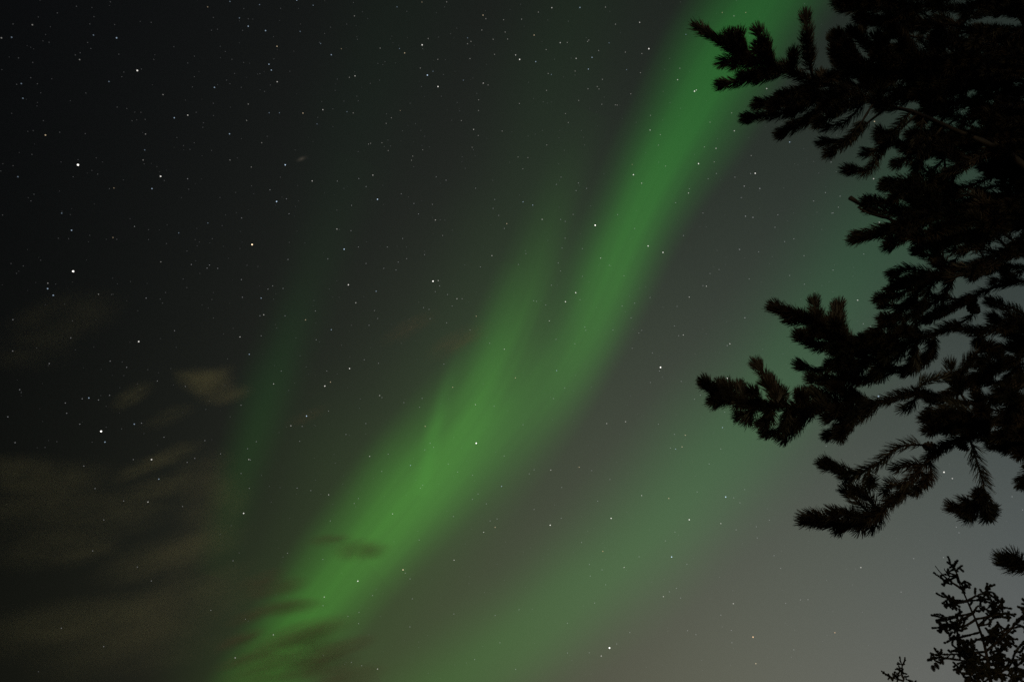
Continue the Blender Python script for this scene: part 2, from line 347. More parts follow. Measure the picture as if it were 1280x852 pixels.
# ------------------------------------------------------------------ stars
STARS = {
(0,0): "581,190,3b 1236,132,3b 684,352,4w 704,345,1 812,472,2 1068,436,3b 868,587,3b 935,574,3 1143,667,3b 389,821,5 227,673,3o 725,668,2 721,747,2b 713,797,2 466,176,2b 468,85,1 162,125,2 59,187,2b 8,190,2 107,417,2b 84,421,1b 187,418,1b 115,490,2b 543,407,2b 397,298,2 448,121,1b 1145,797,2 1228,600,2 1251,832,2 1236,519,2 914,725,1 967,711,1b 946,744,1b 1053,749,1 1034,36,2o 1145,9,2b 1053,152,1b 1083,147,1 1062,89,1 1192,91,2b 1213,312,1o 1122,258,1 1155,297,1 968,281,1 935,315,1b 866,234,1 766,297,1o 154,388,1o 93,290,1 164,312,1 428,464,1 584,534,1 632,541,1 702,560,1 723,595,1b 658,602,1o 958,434,1 968,383,1b 1128,400,1b 1145,418,1 1168,367,1 1201,436,1 1062,515,1 1063,576,1 1013,612,1 1010,634,1 977,560,1 881,685,1 298,659,1 425,666,1 607,383,1 617,360,1 592,271,1 571,124,1 400,264,1 376,275,1 437,213,1 453,243,1 381,33,1 550,11,1b 286,66,1 66,121,1 66,825,1 160,769,1 753,113,1 1214,45,1 1236,95,1 1208,153,1",
(320,0): "48,154,3b 203,2,3b 285,28,2b 65,321,3b 77,350,3b 106,408,3 105,232,3o 220,158,2b 375,274,3b 322,218,2b 316,212,1 342,168,1 333,547,3 234,564,3o 117,562,2b 66,562,2b 383,543,1 146,821,4b 425,244,2o 493,379,3 465,386,2 490,81,2 618,241,2 607,317,1b 642,308,1 714,243,2b 740,265,3o 827,225,4 829,244,1 857,193,2 909,186,1 853,375,4b 906,432,4 881,356,2b 818,340,2 933,372,1 1032,400,2b 905,297,2 1130,77,3o 1144,95,2 1053,190,2b 1070,208,2 1053,219,2 1180,197,2 1187,272,2 1065,293,2 1131,415,3 1155,424,2 1108,498,2 1107,551,2 1099,466,1 1022,601,2 1083,645,3 1106,675,2 1076,734,2 1082,746,1o 1225,653,2 1026,781,1 718,551,2o 674,587,2 648,615,2 650,568,1 484,563,2 453,557,2b 509,503,1 438,504,1 502,480,1 304,618,2b 308,585,1b 571,714,2 560,718,2 627,711,2 638,730,1 670,727,1 657,698,1 658,750,2 509,755,1 780,778,2 774,798,2 830,746,2 840,679,1 785,830,1 729,652,1 794,616,1 821,650,1 949,11,2 826,12,2o 702,36,2b 751,58,1 485,14,1 1124,151,2 1232,100,2 1240,161,2 1252,196,2 29,711,2 20,368,1 43,456,1 72,424,1 18,25,2b 123,43,1 405,395,1 394,451,1 372,137,1b 452,122,1b 505,197,1 569,416,1 615,400,1 824,432,1 922,480,1 767,515,1 1001,511,1 1041,838,1 56,679,1",
(640,0): "198,40,3 338,39,3b 131,62,2 48,97,2 110,176,3o 18,275,3 38,297,4 118,308,3b 170,248,2 240,214,3 275,213,2 319,292,3 398,287,3b 380,345,3b 376,208,2 382,201,2 431,253,2 483,215,2b 564,261,2 515,122,2 635,113,3 681,244,4 646,268,2 639,363,2 570,348,2b 465,37,2 280,107,1 314,355,2 314,375,1 180,367,2 196,372,2b 450,396,2 424,432,2 433,444,2 378,443,2 332,501,2 172,451,2 155,507,1 37,516,2 266,566,2 280,611,2 447,520,2 514,523,2 523,524,2 591,468,2 689,575,2 687,648,3 738,671,2 824,398,3 908,455,4 917,449,3 1046,64,2o 1163,64,2o 1104,81,2 865,173,2b 1267,442,3 1093,563,2 985,609,2 1106,652,3 1015,739,3 957,732,2 928,815,4 1006,806,2 1190,775,2 728,723,2 730,808,1 764,827,2 598,819,2o 173,722,2 151,650,1 345,650,1 361,722,1 260,749,1 79,785,2 30,782,2 54,841,2 80,678,1 835,341,2 785,292,1 752,456,1 838,540,1 786,512,1",
(0,213): "757,91,3b 568,88,2o 545,91,1o 90,32,2b 308,213,2b 357,298,3b 563,334,2o 582,343,1 365,502,5 239,561,2 238,588,3b 266,621,3b 491,616,2 801,455,2 1255,369,5o 890,311,2b 1035,262,2b 1203,237,2b 1106,275,1 670,279,2 728,635,2b 810,660,1 798,640,1 353,833,2 65,742,2o 361,748,1 869,797,2 1195,828,3 691,851,4 1207,631,2 1202,543,2 1084,487,2b 1043,471,2 1031,486,2 953,468,2b 800,30,4 934,42,2 818,51,1 940,94,1b 1095,135,1b 1252,77,1 1057,340,1 972,344,1 931,401,1 930,583,1 912,540,1 824,607,1 155,152,1 170,119,1o 117,475,1 56,463,1 14,222,1 487,19,1 365,32,1 1063,734,1 1055,642,1 1230,472,1 740,344,1 829,364,1 740,295,1b 556,617,1",
(320,213): "280,53,3 582,24,3 548,81,2 512,41,2 605,144,4b 103,155,4b 152,142,2b 165,216,2o 403,292,3 439,392,4b 460,569,4 497,658,3 598,601,3b 135,587,2b 83,574,2o 60,590,2 26,635,3b 39,718,3 20,723,2 247,743,3o 375,792,3b 300,842,2b 145,723,2 881,551,5 907,548,3 914,574,2 892,603,2 953,617,2 1000,638,3 1026,638,2 976,674,2 861,691,2 834,682,2 866,737,2 949,758,2 1096,725,3o 1065,793,2 1174,424,3 1117,480,2 1248,265,3o 1236,289,2 1188,145,2 1180,189,2 1208,224,2 946,49,2 897,33,2 878,169,2 809,217,2 893,247,3 723,117,2 929,324,2 730,339,2b 708,456,2 697,495,2 750,439,2 654,381,2 510,381,2 476,174,2 473,300,2 403,198,1 405,54,2 438,90,1 70,97,2 122,34,1 160,443,2 166,358,1b 358,440,2 636,487,2 548,463,2 590,697,2 606,736,2 563,770,2 475,770,1 296,699,2 289,647,1 365,590,1 839,419,2 838,402,1 1040,470,1 1093,89,2 1178,50,1 786,165,2 940,248,1 104,783,1 26,822,2 199,833,1 10,478,1b",
(640,213): "604,22,4 645,64,3 1210,15,4 1187,16,2 878,113,3 882,92,2 1155,79,2 1017,16,2 976,42,2 55,157,3b 103,173,3b 150,244,3 244,34,2 221,70,2 331,63,2 319,101,2 371,90,2 414,273,5 677,376,4 751,408,4 441,436,3 317,608,4 266,653,4 186,748,3 249,386,2 264,337,2 69,414,2 66,400,1 350,389,2 178,348,1 196,571,2 225,571,1 610,289,2 687,632,2 548,674,2 610,660,2 585,626,1 563,703,1 592,734,2 631,808,2 645,795,2 502,794,2 367,795,2 362,779,2 219,840,2 852,818,3 829,822,2 808,773,2 821,676,2 882,630,3 967,576,3 950,573,2 985,513,2 1030,493,2 1180,540,2 1133,394,2 1227,405,2 1159,733,2 950,212,2 1162,228,2 1200,234,2 1109,34,2 1233,91,2 1140,136,2 853,324,2 814,161,2 525,220,2 484,472,2 492,475,1 557,524,2 338,643,2 350,527,2 383,554,1 241,500,2 230,460,2 265,254,2 242,244,2 304,219,2 751,680,1 168,669,2 122,651,2 108,648,2 144,647,1 32,468,2",
(0,426): "64,50,2 246,112,2b 549,100,2 631,131,2o 99,242,2o 326,308,2b 333,359,2b 410,287,2 443,283,3b 491,293,2 546,270,2 504,449,5 523,502,3b 398,413,2o 40,377,2 76,505,2 669,413,3b 705,408,2 817,478,2 755,589,4 791,686,3b 970,583,2 932,603,2 737,800,3 616,795,2 909,822,2 418,621,2 474,733,2o 1241,66,3b 1200,319,2 1146,377,1 1025,340,1 1133,89,1 1119,221,1 923,226,2 784,199,2 1020,495,2 1098,561,2 1239,589,3 1247,591,2 1233,535,2 1200,658,2 1241,732,2 225,529,1o 284,500,1 664,589,2 606,436,1",
(320,426): "466,137,4 343,224,4 371,204,3o 88,213,3 126,149,2o 252,373,4b 174,421,3 230,424,2b 218,498,2 205,731,2b 273,743,2 362,764,3 448,464,2 547,410,2 566,573,3 626,648,2 489,807,2 510,783,2 658,562,2 769,618,3b 842,424,3o 867,508,2 884,528,2 840,541,2 1096,508,5 979,230,3o 1092,316,3 1185,324,2 1236,41,3 1163,11,2 935,115,2 616,271,3 627,281,2 736,306,2 610,111,2 539,93,2 827,285,2 814,329,2 1222,722,3b 1235,571,2 1003,651,2 1078,667,2 1105,760,2 1077,787,2 1146,809,2o 818,731,2 830,717,2 957,611,2 984,480,1 353,149,2 361,348,2 395,606,1 28,668,1 67,722,1 250,128,1 220,73,1 163,246,1 519,288,1 515,334,1 427,20,1 723,12,1 2,500,2",
(640,426): "739,131,5 734,149,2 598,36,2 1072,185,4 1187,226,4 1084,14,3 1070,23,2 908,289,2b 937,269,2 1058,353,2 1047,430,3b 222,147,3b 17,183,3o 262,233,2 206,286,2 313,14,2 471,410,3 565,401,3 728,413,2 808,464,2 862,468,3o 846,526,3o 814,537,3b 788,532,2 334,627,3o 193,641,3 397,644,2 247,728,2o 487,688,2 426,795,2 645,768,3 780,782,3o 1063,775,4b 1158,738,2 1134,804,2 1103,779,2 981,611,2 1038,536,2 921,750,2 110,837,2 212,814,1 86,660,2 110,640,2 55,416,2 698,60,2 689,206,2 842,201,2o 748,178,1 317,171,1 395,229,1",
(0,638): "1213,12,4 517,45,2 462,199,2 684,279,2 754,348,2b 1160,248,2 1191,209,1 1151,73,1 1096,116,1 1050,494,2 306,583,2r 517,674,2 1171,730,3 1222,538,2 192,799,1 1236,547,1",
(320,638): "370,50,2 680,15,3 507,349,4 340,428,3 458,524,2 334,471,2 513,504,2 511,560,2 87,616,3 732,293,4o 743,309,2 767,338,2 778,437,2 986,245,3 1133,106,3 1190,82,3o 1165,50,2 1200,40,2 983,28,2 812,145,2 1190,520,2 1214,655,2 1088,739,2 985,512,2o 605,786,3 526,769,2 475,753,2 442,763,1 335,717,2 766,576,2o 580,421,2o 598,391,1 857,807,1 1137,405,1 1060,361,1 157,210,2 135,229,1 333,241,2 1047,755,1",
(640,638): "190,71,4 245,36,2 493,37,4 882,44,4 1039,63,3 1215,79,2 1220,134,2o 1115,94,2 794,229,4b 558,281,3 452,201,3r 632,228,2 385,266,2 389,324,2 448,293,2 466,367,2 411,458,2o 485,681,5 521,661,2 586,604,2 444,721,3 384,705,2 276,706,2 753,426,3 783,402,2 839,433,2 818,385,2 1101,461,3 1091,594,2 1046,576,1 1199,627,4r 1213,759,3o 1094,655,2 1039,518,2 915,615,2 873,595,2 944,743,1o 870,265,2 346,157,2 763,149,2 811,105,2 35,491,2 101,488,1 18,787,2 275,558,2 1033,329,1 1098,396,1",
(860,500,3.043): "973,273,4 1005,297,3 578,416,3b 657,635,3 858,601,2 971,597,2 810,728,2 456,757,2 427,758,2 371,771,2 525,174,2 302,412,1 309,455,2 327,590,2 352,638,2 1020,482,2 1030,503,2 1272,416,2 1232,366,2 527,684,1 626,701,1 937,728,1 663,805,1",
(840,552,2.841): "578,676,3r 432,737,2 435,667,1",
(900,100,2.841): "247,221,3b 394,292,2 548,148,3o 565,506,3 205,479,2b 262,564,2b 397,473,2 401,472,2 420,452,2 426,413,2 374,400,2 332,430,2o 299,725,2 487,781,2 298,624,2 401,675,2 344,470,1 361,531,1 229,574,2 195,523,2 412,326,1 350,331,1 545,351,3 595,76,3 116,488,2 90,484,2 68,601,2 141,385,2 86,377,2o 247,694,2o 510,618,2",
(870,360,5.682): "1148,86,3 1187,253,2b 1237,272,2b 240,395,2 222,406,1o 346,210,2 473,433,1",
(0,0,1.0): "1098,495,4b 1174,386,3",
}
stars = []
for k, s in STARS.items():
    sc = k[2] if len(k) > 2 else 1274 / 320
    for q in s.split():
        x, y, m = q.split(',')
        stars.append((k[0] + float(x) / sc, k[1] + float(y) / sc, int(m[0]), m[1] if len(m) > 1 else 'w'))
SR = 2600.0
TINT = {'w': (1, .97, .9), 'b': (.60, .79, 1.0), 'o': (1, .78, .50), 'r': (1, .62, .34)}
GLOW = {5: 1.7, 4: .85, 3: .40, 2: .17, 1: .06}
SIZE = {5: .86, 4: .70, 3: .58, 2: .52, 1: .48}        # radius in photo pixels
def star_mat(m, c):
    mt, t = material('star_light'); e = N(t, 'ShaderNodeEmission'); e.inputs['Color'].default_value = (*TINT[c], 1)
    e.inputs['Strength'].default_value = GLOW[m] * .5; o = out(t)      # a ray crosses the little ball twice
    tr = N(t, 'ShaderNodeBsdfTransparent'); ad = N(t, 'ShaderNodeAddShader')
    t.links.new(e.outputs[0], ad.inputs[0]); t.links.new(tr.outputs[0], ad.inputs[1]); t.links.new(ad.outputs[0], o.inputs['Surface'])
    mt.cycles.emission_sampling = 'NONE'
    return mt
ICO_V = []; g_ = (1 + 5 ** .5) / 2
for a in (-1, 1):
    for b in (-g_, g_): ICO_V += [(0, a, b), (a, b, 0), (b, 0, a)]
ICO_V = np.array(ICO_V) / math.sqrt(1 + g_ * g_)
ICO_F = [(i, j, k) for i in range(12) for j in range(i + 1, 12) for k in range(j + 1, 12)
         if all(np.linalg.norm(ICO_V[a] - ICO_V[b]) < 1.06 for a, b in ((i, j), (j, k), (i, k)))]
_sm = {}
def star_mesh(m, c):
    if (m, c) not in _sm:
        me = bpy.data.meshes.new('star'); r = SIZE[m] * SR / FPX
        me.from_pydata([tuple(v * r) for v in ICO_V], [], ICO_F); me.materials.append(star_mat(m, c)); _sm[m, c] = me
    return _sm[m, c]
BRIGHT = {   # the stars one can single out, by where they shine
(97.7, 206.2): 'brightest star of the dark upper left sky', (91.7, 339.1): 'bright star at the far left above a pair of dimmer ones',
(315.3, 305.7): 'bright cream star in the dark sky left of the faint green streak', (541.4, 351.4): 'bright white star with a dimmer close companion, left of the fork of the band',
(744, 281.6): 'bright cream star on the left rim of the upper bright band', (126.6, 538.8): 'bright star at the far left just above the cloud bank',
(595.3, 553.6): 'bright white star inside the brightest part of the green band', (825.7, 458.9): 'bright white star in the grey gap between the two green bands',
(761.8, 809.1): 'brightest star of the grey sky near the bottom edge'}
order = sorted(stars, key=lambda s: -s[2])
solo, rest = order[:300], order[300:]
CN = {'w': 'white', 'b': 'bluish white', 'o': 'yellowish', 'r': 'orange'}
MN = {4: 'fairly bright', 3: 'dim', 2: 'faint', 1: 'faintest'}
for x, y, m, c in solo:
    o = bpy.data.objects.new('star', star_mesh(m, c)); link(o)
    o.location = CAM + ray(x, y).normalized() * SR
    d = ray(x, y).normalized()
    o.scale = (1 / ray(x, y).normalized().dot(Vector((0, CP, SP))),) * 3
    o.scale = tuple(min(q, 1.6) for q in o.scale)
    lab = None
    if m == 5:
        k = min(BRIGHT, key=lambda q: (q[0] - x) ** 2 + (q[1] - y) ** 2); lab = BRIGHT[k]; grp = 'brightest stars'
    else:
        lab = f'{MN[m]} {CN[c]} star, one of the many alike scattered across the night sky'; grp = f'{MN[m]} {CN[c]} stars'
    tag(o, lab, 'star', grp)
# the faintest pin-pricks: one mass
V = []; F_ = {}
faint = [(x, y, m) for x, y, m, c in rest]
for _ in range(1100):
    faint.append((rng.uniform(-60, 1340), rng.uniform(-60, 860), 0))
sv = {2: ([], []), 1: ([], []), 0: ([], [])}
for x, y, m in faint:
    if m == 0 and y > 560 and x < 330: continue
    v, f = sv[m]; n = len(v); p = np.array(CAM + ray(x, y).normalized() * SR)
    r = (SIZE[m] if m else rng.uniform(.28, .55)) * SR / FPX
    v.extend(p + ICO_V * r); f.extend(tuple(n + i for i in t) for t in ICO_F)
GLOW[0] = .04
allv = sv[2][0] + sv[1][0] + sv[0][0]; n2, n1 = len(sv[2][0]), len(sv[1][0])
allf = sv[2][1] + [tuple(i + n2 for i in t) for t in sv[1][1]] + [tuple(i + n2 + n1 for i in t) for t in sv[0][1]]
TINT['f'] = (.96, .97, 1.0)
fs = mesh_obj('faint_stars', allv, allf, star_mat(2, 'f'), smooth=False)
fs.data.materials.append(star_mat(1, 'f')); fs.data.materials.append(star_mat(0, 'f'))
fs.data.polygons.foreach_set('material_index', np.array([0] * len(sv[2][1]) + [1] * len(sv[1][1]) + [2] * len(sv[0][1]), np.int32)); 
tag(fs, 'dust of the very faintest stars sprinkled over the whole night sky', 'stars', kind='stuff')
# the small fuzzy galaxy
def galaxy():
    m, t = material('galaxy_glow'); o = out(t); co = N(t, 'ShaderNodeTexCoord')
    ln = N(t, 'ShaderNodeVectorMath', operation='LENGTH'); t.links.new(co.outputs['Object'], ln.inputs[0])
    g = M(t, 'POWER', M(t, 'SUBTRACT', 1.0, ln.outputs['Value'], clamp=True), 3.0)
    e = N(t, 'ShaderNodeEmission'); e.inputs['Color'].default_value = (1, .82, .62, 1); t.links.new(M(t, 'MULTIPLY', g, .045), e.inputs['Strength'])
    tr = N(t, 'ShaderNodeBsdfTransparent'); ad = N(t, 'ShaderNodeAddShader')
    t.links.new(e.outputs[0], ad.inputs[0]); t.links.new(tr.outputs[0], ad.inputs[1]); t.links.new(ad.outputs[0], o.inputs['Surface'])
    m.cycles.emission_sampling = 'NONE'
    k = 24; v = [(0, 0, 0)] + [(q * math.cos(2 * math.pi * j / k), q * math.sin(2 * math.pi * j / k), 0) for q in (.5, 1) for j in range(k)]
    f = [(0, 1 + j, 1 + (j + 1) % k) for j in range(k)] + [(1 + j, 1 + k + j, 1 + k + (j + 1) % k, 1 + (j + 1) % k) for j in range(k)]
    g = mesh_obj('galaxy', v, f, m)
    z = ray(377, 198.7).normalized(); g.location = CAM + z * SR * 1.02
    q = z.to_track_quat('Z', 'Y')
    from mathutils import Quaternion
    g.rotation_euler = (q @ Quaternion((0, 0, 1), R(-40))).to_euler(); g.scale = (11 * SR / FPX, 4.5 * SR / FPX, 1)
    tag(g, 'small fuzzy oval smudge of a far galaxy beside a bluish star', 'galaxy')
galaxy()

# ------------------------------------------------------------------ pine tree at the right edge
PX, PY = 2.62, 1.95               # where its trunk stands
pine = empty('pine_tree', (PX, PY, 0)); tag(pine, 'dark tall pine with bottlebrush boughs reaching in from the right edge, cones on its twigs', 'pine tree', 'conifers against the sky')
def loc(P, root): return np.asarray(P, float) - np.array(root.location)
def trunk_at(z): return np.array((PX + .02 * math.sin(z * 1.3), PY + .02 * math.cos(z), z))
t = Tubes(); tz = np.linspace(-.15, 9.5, 40)
t.add(loc([trunk_at(z) for z in tz], pine), [.17, .12, .10, .085, .06, .03, .012], 12, .06)
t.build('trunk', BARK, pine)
r1 = lambda *p: [(840 + x / 2.841, y / 2.841) for x, y in p]
r2 = lambda *p: [(840 + x / 2.841, 280 + y / 2.841) for x, y in p]
r3 = lambda *p: [(840 + x / 2.841, 552 + y / 2.841) for x, y in p]
NEEDLE_L, NEEDLE_W = .0365, .0026
ALLPX = []                        # limb samples for attaching twigs: (px, py, depth, bough index)
class Bough:
    def __init__(s): s.t = Tubes(); s.nd = Needles(); s.samples = []; s.has = False
    def limb(s, pts, z, d0, d1, rad, needles=0.0, start=0.6):
        """pts run from the trunk side to the tip; z = height on the trunk, None for a twig that starts on another"""
        n = len(pts); D = np.linspace(d0, d1, n) + np.r_[0, .03 * rng.standard_normal(max(n - 2, 0)), 0][:n]
        P = [np.array(at(x, y, d)) for (x, y), d in zip(pts, D)]
        if z is not None: P = [trunk_at(z)] + P
        L = np.linalg.norm(np.diff(np.array(P), axis=0), axis=1).sum()
        C = catmull(P, max(10, int(L / .03)))
        s.t.add(loc(C, pine), rad, 7, .10)
        for c in C: s.samples.append(c)
        if needles: s.needle(C, needles, start)
        return C
    def needle(s, C, dens=1.0, start=0.0, ln=NEEDLE_L, ang=(32, 54)):
        L = np.linalg.norm(np.diff(C, axis=0), axis=1).sum() * (1 - start)
        s.nd.add(loc(C, pine), int(L * 2300 * dens) + 40, ln, NEEDLE_W, ang, start); s.has = True
    def nearest(s, p2):
        S = np.array(s.samples); pp = np.array([to_px(c) for c in S])
        i = np.argmin((pp[:, 0] - p2[0]) ** 2 + (pp[:, 1] - p2[1]) ** 2); return S[i]
    def shoot(s, pts, bend=.05, dens=1.0, start=0.05, rad=(.0045, .0022), ln=NEEDLE_L, twin=True):
        """a needled shoot traced base to tip; its base is tied to the nearest limb"""
        a, z = np.array(pts[-2], float), np.array(pts[-1], float)
        pts = list(pts[:-1]) + [tuple(z - (z - a) / max(np.linalg.norm(z - a), 1) * 5)]
        if twin and dens > .85:
            k = rng.uniform(.55, .9); off = rng.uniform(-9, 9, 2)
            m = [pts[0]] + [(p[0] * k + pts[0][0] * (1 - k) + off[0], p[1] * k + pts[0][1] * (1 - k) + off[1]) for p in pts[1:]]
            s.shoot(m, bend + .05, dens * .8, start, rad, ln, False)
        b = s.nearest(pts[0]); d0 = to_px(b)[2]; d1 = d0 + rng.uniform(-bend, bend) * 2
        D = np.linspace(d0, d1, len(pts))
        P = [b] + [np.array(at(x, y, d)) for (x, y), d in zip(pts[1:], D[1:])]
        L = np.linalg.norm(np.diff(np.array(P), axis=0), axis=1).sum()
        C = catmull(P, max(8, int(L / .015)))
        s.t.add(loc(C, pine), rad, 5, .12)
        for c in C: s.samples.append(c)
        s.needle(C, dens, start, ln)
        return C
    def build(s):
        o = s.t.build('bough', BARK, pine)
        if s.has: s.nd.build('needles', PINE, o)
        return o
boughs = []
# upper bough
B = Bough(); boughs.append(B)
B.limb(r1((1250, 590), (1140, 520), (1010, 465), (860, 400), (760, 375), (660, 335), (560, 300), (470, 275), (340, 235), (270, 205), (190, 155), (95, 100)), 2.25, 2.55, 2.35, (.030, .019, .016, .013, .010, .007, .004, .0025), 1.3, .70)
for p in [((310, 225), (240, 205), (172, 222)), ((270, 205), (245, 160), (240, 118)), ((225, 180), (205, 140), (200, 120)), ((340, 235), (335, 160), (302, 102)), ((380, 245), (320, 190), (290, 165)), ((360, 245), (255, 285), (166, 302)),
          ((430, 265), (430, 220), (432, 182)), ((400, 255), (330, 275), (290, 280)), ((520, 290), (400, 350), (295, 372)), ((540, 300), (420, 340), (350, 370)), ((600, 315), (420, 395), (255, 422)), ((600, 320), (480, 430), (380, 478)),
          ((620, 330), (500, 350), (420, 400)), ((690, 350), (600, 390), (510, 440)), ((640, 330), (560, 350), (480, 330)), ((560, 300), (530, 270), (520, 258))]:
    B.shoot(r1(*p), dens=1.25)
B.shoot(r1((470, 275), (430, 250), (380, 225)), dens=.7)
B.shoot(r1((495, 275), (490, 180), (472, 45)), start=.25, dens=1.0)
B.shoot(r1((760, 380), (690, 440), (620, 500), (525, 508)), twin=False, dens=1.0, start=.3); B.shoot(r1((720, 380), (640, 480), (550, 552)), twin=False, dens=1.2, start=.3)
B.shoot(r1((700, 360), (620, 430), (540, 455)), dens=.5); B.shoot(r1((760, 375), (730, 340), (745, 300)), dens=.4)
B.shoot(r1((880, 410), (760, 510), (700, 600), (612, 606)), twin=False, dens=1.1, start=.25); B.shoot(r1((800, 480), (740, 530), (680, 545)), twin=False, dens=1.1); B.shoot(r1((860, 400), (780, 470), (725, 470)), twin=False, dens=1.0)
B.shoot(r1((900, 420), (860, 540), (790, 590)), twin=False, dens=1.2); B.shoot(r1((960, 450), (880, 560), (850, 640), (750, 665)), twin=False, dens=1.2, start=.2)
# crown mass at the top
B = Bough(); boughs.append(B)
B.limb([(1330, 95), (1230, 75), (1150, 85), (1090, 95), (1060, 60), (1048, 45)], 2.75, 2.75, 2.5, (.022, .014, .010, .006, .003), 1.2, .5)
for p in [((1110, 95), (1070, 75), (1044, 42)), ((1120, 95), (1060, 90), (1042, 72)), ((1090, 95), (1060, 85), (1040, 60)), ((1110, 90), (1080, 50), (1078, 28)), ((1160, 85), (1090, 60), (1062, 38)), ((1140, 90), (1080, 110), (1044, 95)),
          ((1150, 85), (1130, 50), (1110, 30)), ((1200, 80), (1150, 110), (1100, 130)), ((1220, 80), (1180, 110), (1140, 120)), ((1080, 95), (1055, 80), (1040, 45))]:
    B.shoot(p, .1, 1.25)
B = Bough(); boughs.append(B)
B.limb([(1300, 20), (1200, 10), (1120, 8), (1070, 3), (1046, 4)], 3.05, 2.85, 2.5, (.020, .012, .008, .004, .0025), 1.3, .5)
for p in [((1120, 8), (1080, 12), (1050, 10)), ((1150, 8), (1110, 25), (1070, 22)), ((1180, 8), (1150, -20), (1110, -25)), ((1100, 5), (1080, -15), (1060, -25))]: B.shoot(p, .1, 1.3)
# middle tiers reaching left out of the mass
B = Bough(); boughs.append(B)
B.limb([(1370, 262), (1280, 255), (1210, 262), (1165, 268), (1120, 285), (1070, 299)], 1.95, 2.65, 2.4, (.020, .013, .009, .006, .0025), 1.3, .55)
for p in [r1((880, 790), (800, 760), (690, 738)), r1((860, 760), (770, 725), (680, 715)), r1((900, 740), (820, 690), (760, 655)), r1((940, 740), (860, 650), (752, 650)), r1((840, 800), (740, 815), (650, 838)), r1((880, 810), (800, 850), (760, 860))]: B.shoot(p, .1, 1.2, twin=False)
c = B.limb(r1((800, 790), (765, 775), (700, 745), (632, 702)), None, to_px(B.nearest((1122, 278)))[2], 2.42, (.006, .005, .005, .0085))   # bare broken twig
B.limb(r1((765, 775), (700, 758), (660, 735)), None, 2.45, 2.42, (.005, .004, .003))
for k in range(14):
    x = rng.uniform(1150, 1270); y = 262 + rng.uniform(-18, 18)
    B.shoot([(x, y), (x - rng.uniform(15, 40), y + rng.uniform(-30, 30)), (x - rng.uniform(40, 75), y + rng.uniform(-45, 45))], .15, 1.0)
B = Bough(); boughs.append(B)
B.limb([(1390, 325), (1280, 309), (1216, 330), (1170, 345), (1140, 350), (1112, 362)], 1.75, 2.7, 2.45, (.018, .012, .009, .006, .0025), 1.2, .5)
for p in [r2((940, 180), (850, 160), (775, 178)), r2((960, 190), (880, 220), (790, 205)), r2((900, 200), (800, 255), (725, 268)), r2((900, 260), (830, 290), (740, 285)), r2((950, 230), (860, 320), (738, 340)), r2((1000, 180), (920, 120), (860, 90)),
          r2((1000, 190), (960, 260), (880, 300)), r2((980, 150), (930, 90), (880, 60)), r2((1040, 190), (1100, 160), (1030, 170)), r2((900, 220), (780, 340), (700, 395)), r2((880, 250), (860, 380), (780, 400))]: B.shoot(p, .1, 1.15, twin=False)
B.limb(r2((1250, 80), (1160, 112), (1090, 130)), None, 2.6, 2.5, (.006, .005, .004)); 
# long middle bough with lifted fingers
B = Bough(); boughs.append(B)
B.limb([(1400, 395), *r2((1250, 340), (1180, 370), (1090, 380), (990, 366), (900, 400), (800, 440), (700, 480), (600, 425), (520, 365), (440, 318), (365, 300))], 1.55, 2.6, 2.3, (.018, .009, .007, .006, .006, .005, .003, .0025), 1.3, .60)
for p in [((540, 375), (510, 320), (503, 265)), ((480, 340), (420, 320), (362, 290)), ((620, 420), (600, 350), (590, 278)), ((600, 425), (570, 360), (560, 330)), ((580, 420), (510, 430), (440, 395)), ((560, 400), (490, 390), (445, 390)), ((640, 460), (540, 520), (446, 500)), ((680, 490), (590, 555), (490, 550)),
          ((700, 480), (620, 400), (560, 400)), ((720, 480), (640, 500), (590, 470)), ((760, 460), (680, 440), (640, 420)), ((820, 440), (760, 400), (700, 400)), ((900, 400), (820, 380), (760, 350)), ((760, 460), (720, 540), (640, 560)), ((860, 420), (840, 500), (770, 520)),
          ((700, 480), (640, 540), (560, 560)), ((920, 400), (900, 480), (840, 520)), ((800, 440), (740, 410), (690, 420)), ((740, 470), (660, 430), (620, 440)), ((660, 450), (610, 440), (560, 450)), ((840, 430), (800, 470), (720, 520))]:
    B.shoot(r2(*p), .08, 1.3)
# lower long bough
B = Bough(); boughs.append(B)
B.limb([(1395, 440), *r2((1330, 500), (1250, 570), (1150, 610), (1060, 636), (950, 622), (860, 600), (740, 632), (640, 668), (560, 660), (430, 648), (330, 648), (260, 636), (180, 600), (115, 566))], 1.38, 2.5, 2.2, (.022, .015, .012, .011, .010, .007, .005, .003, .0025), 1.35, .66)
for p in [((200, 610), (150, 590), (112, 556)), ((220, 620), (170, 620), (140, 638)), ((260, 636), (245, 590), (235, 562)), ((230, 625), (205, 590), (190, 568)), ((300, 645), (250, 680), (222, 680)), ((320, 650), (290, 600), (270, 590)), ((370, 648), (350, 570), (296, 492)), ((400, 648), (360, 600), (330, 560)),
          ((350, 650), (350, 690), (318, 715)), ((420, 650), (390, 730), (325, 745)), ((480, 655), (440, 720), (390, 765)), ((520, 658), (470, 690), (430, 720)), ((480, 655), (460, 610), (450, 590)), ((560, 660), (520, 610), (480, 588)), ((620, 668), (560, 610), (500, 595)),
          ((640, 668), (600, 600), (570, 575)), ((640, 668), (605, 720), (545, 755)), ((660, 660), (620, 720), (590, 765)), ((700, 645), (650, 610), (620, 590)), ((660, 665), (590, 680), (540, 690)), ((740, 632), (690, 670), (660, 690))]:
    B.shoot(r2(*p), .06, 1.3)
for p in [((860, 600), (900, 560), (980, 540)), ((870, 600), (850, 640), (810, 660)), ((1000, 625), (1020, 540), (1080, 460), (1140, 430)), ((1060, 636), (1000, 560), (985, 490))]: B.shoot(r2(*p), .1, .7, .2)
